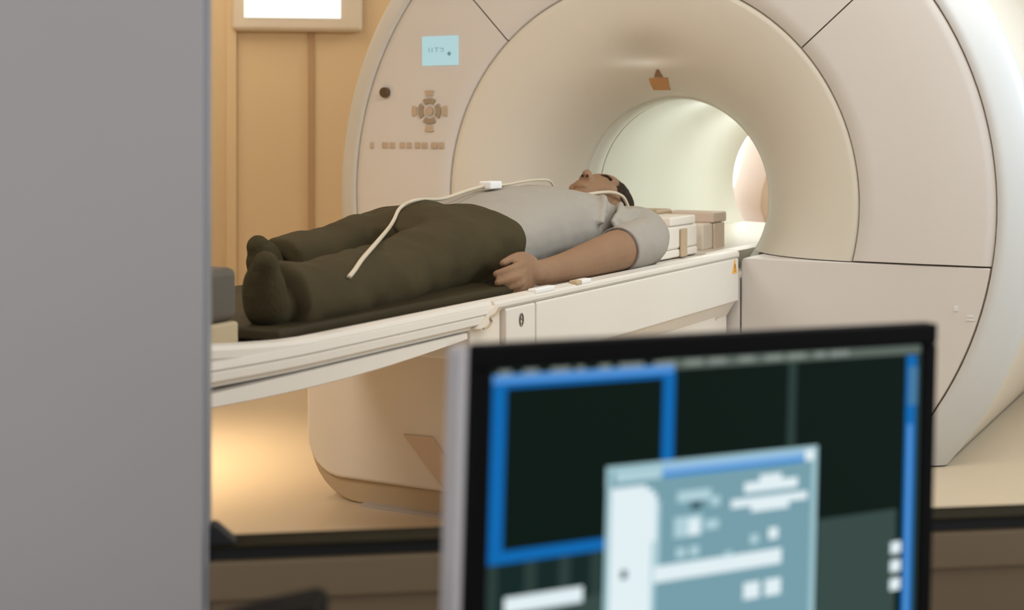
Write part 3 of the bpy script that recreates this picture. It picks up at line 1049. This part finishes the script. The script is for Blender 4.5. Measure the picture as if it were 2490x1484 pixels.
R(0.0165, 0.540, -0.0315, -0.0225, 's_tool')                # toolbar
R(0.0165, 0.2, -0.0265, -0.0225, 's_dark')
x = 0.024
random.seed(3)
while x < 0.43:
    wd = random.uniform(0.008, 0.028)
    R(x, x + wd, -0.0285, -0.0235, 's_tooltxt')
    x += wd + random.uniform(0.006, 0.018)
R(0.0175, 0.215, -0.0365, -0.0275, 's_blue2')               # blue framed pane
R(0.0175, 0.2165, -0.039, -0.0345, 's_blue')
R(0.0185, 0.0325, -0.192, -0.037, 's_blue')
R(0.203, 0.2165, -0.192, -0.037, 's_blue')
R(0.0175, 0.2165, -0.192, -0.181, 's_blue')
R(0.357, 0.367, -0.192, -0.032, 's_line')                   # pane divider
R(0.0325, 0.203, -0.181, -0.135, 's_dark')
R(0.0165, 0.509, -0.315, -0.193, 's_dark2')                 # lower area
R(0.40, 0.509, -0.315, -0.192, 's_low')
R(0.018, 0.028, -0.315, -0.193, 's_line')
for xx in (0.056, 0.092, 0.126):
    R(xx, xx + 0.012, -0.232, -0.193, 's_line')
R(0.04, 0.142, -0.315, -0.232, 's_low')
R(0.036, 0.118, -0.236, -0.222, 's_white')
for yy in (-0.232, -0.251, -0.270):
    R(0.502, 0.5165, yy - 0.006, yy + 0.006, 's_white')
R(0.5195, 0.534, -0.315, -0.033, 's_blue')                  # scroll bar on the right
R(0.5225, 0.538, -0.085, -0.045, 's_scroll')
R(0.5225, 0.529, -0.315, -0.105, 's_blue2')
R(0.5355, 0.540, -0.315, -0.033, 's_line')
sc_ = link('screen', bm, None, mon, mats=[M[k] for k in MI])
# dialog window on screen
MI2 = ['s_dlg', 's_dlgedge', 's_white', 's_pale', 's_title', 's_title2', 's_ink', 's_tooltxt']
idx = {k: i for i, k in enumerate(MI2)}
bm = bmesh.new()
lay[0] = 0.0012
R(0.141, 0.397, -0.315, -0.117, 's_dlgedge')
R(0.1455, 0.390, -0.315, -0.122, 's_dlg')
R(0.150, 0.203, -0.132, -0.1225, 's_pale')                  # title left
R(0.203, 0.381, -0.132, -0.1265, 's_title')
R(0.203, 0.378, -0.1275, -0.1205, 's_title2')
R(0.380, 0.392, -0.131, -0.1205, 's_white')
R(0.146, 0.186, -0.315, -0.137, 's_white')                  # white side list
R(0.186, 0.193, -0.315, -0.141, 's_white')
R(0.193, 0.198, -0.190, -0.146, 's_white')
R(0.198, 0.202, -0.215, -0.153, 's_pale')
R(0.193, 0.198, -0.315, -0.190, 's_pale')
R(0.159, 0.166, -0.221, -0.213, 's_ink')
R(0.222, 0.262, -0.157, -0.147, 's_pale')                   # small text blocks
R(0.262, 0.273, -0.164, -0.155, 's_pale')
R(0.238, 0.251, -0.165, -0.158, 's_ink')
R(0.219, 0.252, -0.190, -0.171, 's_pale')
R(0.236, 0.249, -0.189, -0.174, 's_white')
R(0.256, 0.272, -0.186, -0.177, 's_pale')
R(0.222, 0.233, -0.209, -0.200, 's_pale')
R(0.238, 0.249, -0.209, -0.200, 's_pale')
R(0.303, 0.371, -0.156, -0.146, 's_white')
R(0.322, 0.350, -0.148, -0.140, 's_white')
R(0.287, 0.384, -0.169, -0.161, 's_white')
R(0.312, 0.360, -0.175, -0.168, 's_white')
R(0.312, 0.322, -0.206, -0.197, 's_pale')
R(0.335, 0.347, -0.204, -0.193, 's_white')
R(0.196, 0.352, -0.229, -0.214, 's_white')
R(0.280, 0.290, -0.215, -0.210, 's_pale')
for xx in (0.305, 0.332):
    R(xx, xx + 0.02, -0.259, -0.243, 's_white')
link('dialog_window', bm, None, sc_, mats=[M[k] for k in MI2])
# monitor stand down to the desk, upright
bm = bmesh.new()
zt = -MH * K
hgt = orig.z + zt - DZ
cx_ = 0.28 * K
box(bm, cx_ - 0.03, cx_ + 0.03, zt - hgt + 0.05, zt + 0.09, -0.075, -0.045)
link('stand_neck', bm, M['bezel'], mon, bevel=0.004)
bm = bmesh.new()
prism(bm, [(x_, y_) for x_, y_ in ((-0.13, -0.10), (0.13, -0.10), (0.13, 0.10), (-0.13, 0.10))], 0.0, 0.012, 'z')
sb = link('stand_base', bm, M['bezel'], mon, bevel=0.004)
bp = orig + X2 * cx_ - N2 * 0.06
sb.matrix_world = Matrix.Translation((bp.x + 0.005, bp.y - 0.01, DZ)) @ Matrix.Rotation(yaw, 4, 'Z')

# ============================================================ small dark things by the window
bm = bmesh.new()
prism(bm, [(-0.029, SILL), (0.0, SILL), (-0.002, SILL + 0.004), (-0.022, SILL + 0.022), (-0.029, SILL + 0.023)], 0.004, 0.03)
tag(link('sill_wedge', bm, M['black'], world=RM, bevel=0.002), 'small black wedge on the window sill against the grey pier', 'wedge')
dv = thing('intercom_box', 'black intercom box at the bottom edge below the window', 'intercom', Matrix.Translation((-0.183, 1.10, DZ)))
bm = bmesh.new()
hI = EYE - 0.358 - DZ
prism(bm, [(-0.045, 0.0), (0.038, 0.0), (0.038, hI - 0.004), (0.035, hI), (0.028, hI + 0.001), (-0.015, hI - 0.009), (-0.045, hI - 0.018)], -0.03, 0.03)
link('housing', bm, M['bezel'], dv, bevel=0.004)
bm = bmesh.new()
prism(bm, [(-0.03, 0.1), (0.025, 0.1), (0.025, 0.2), (-0.03, 0.2)], -0.033, -0.03)
link('speaker_grille', bm, M['black'], dv)
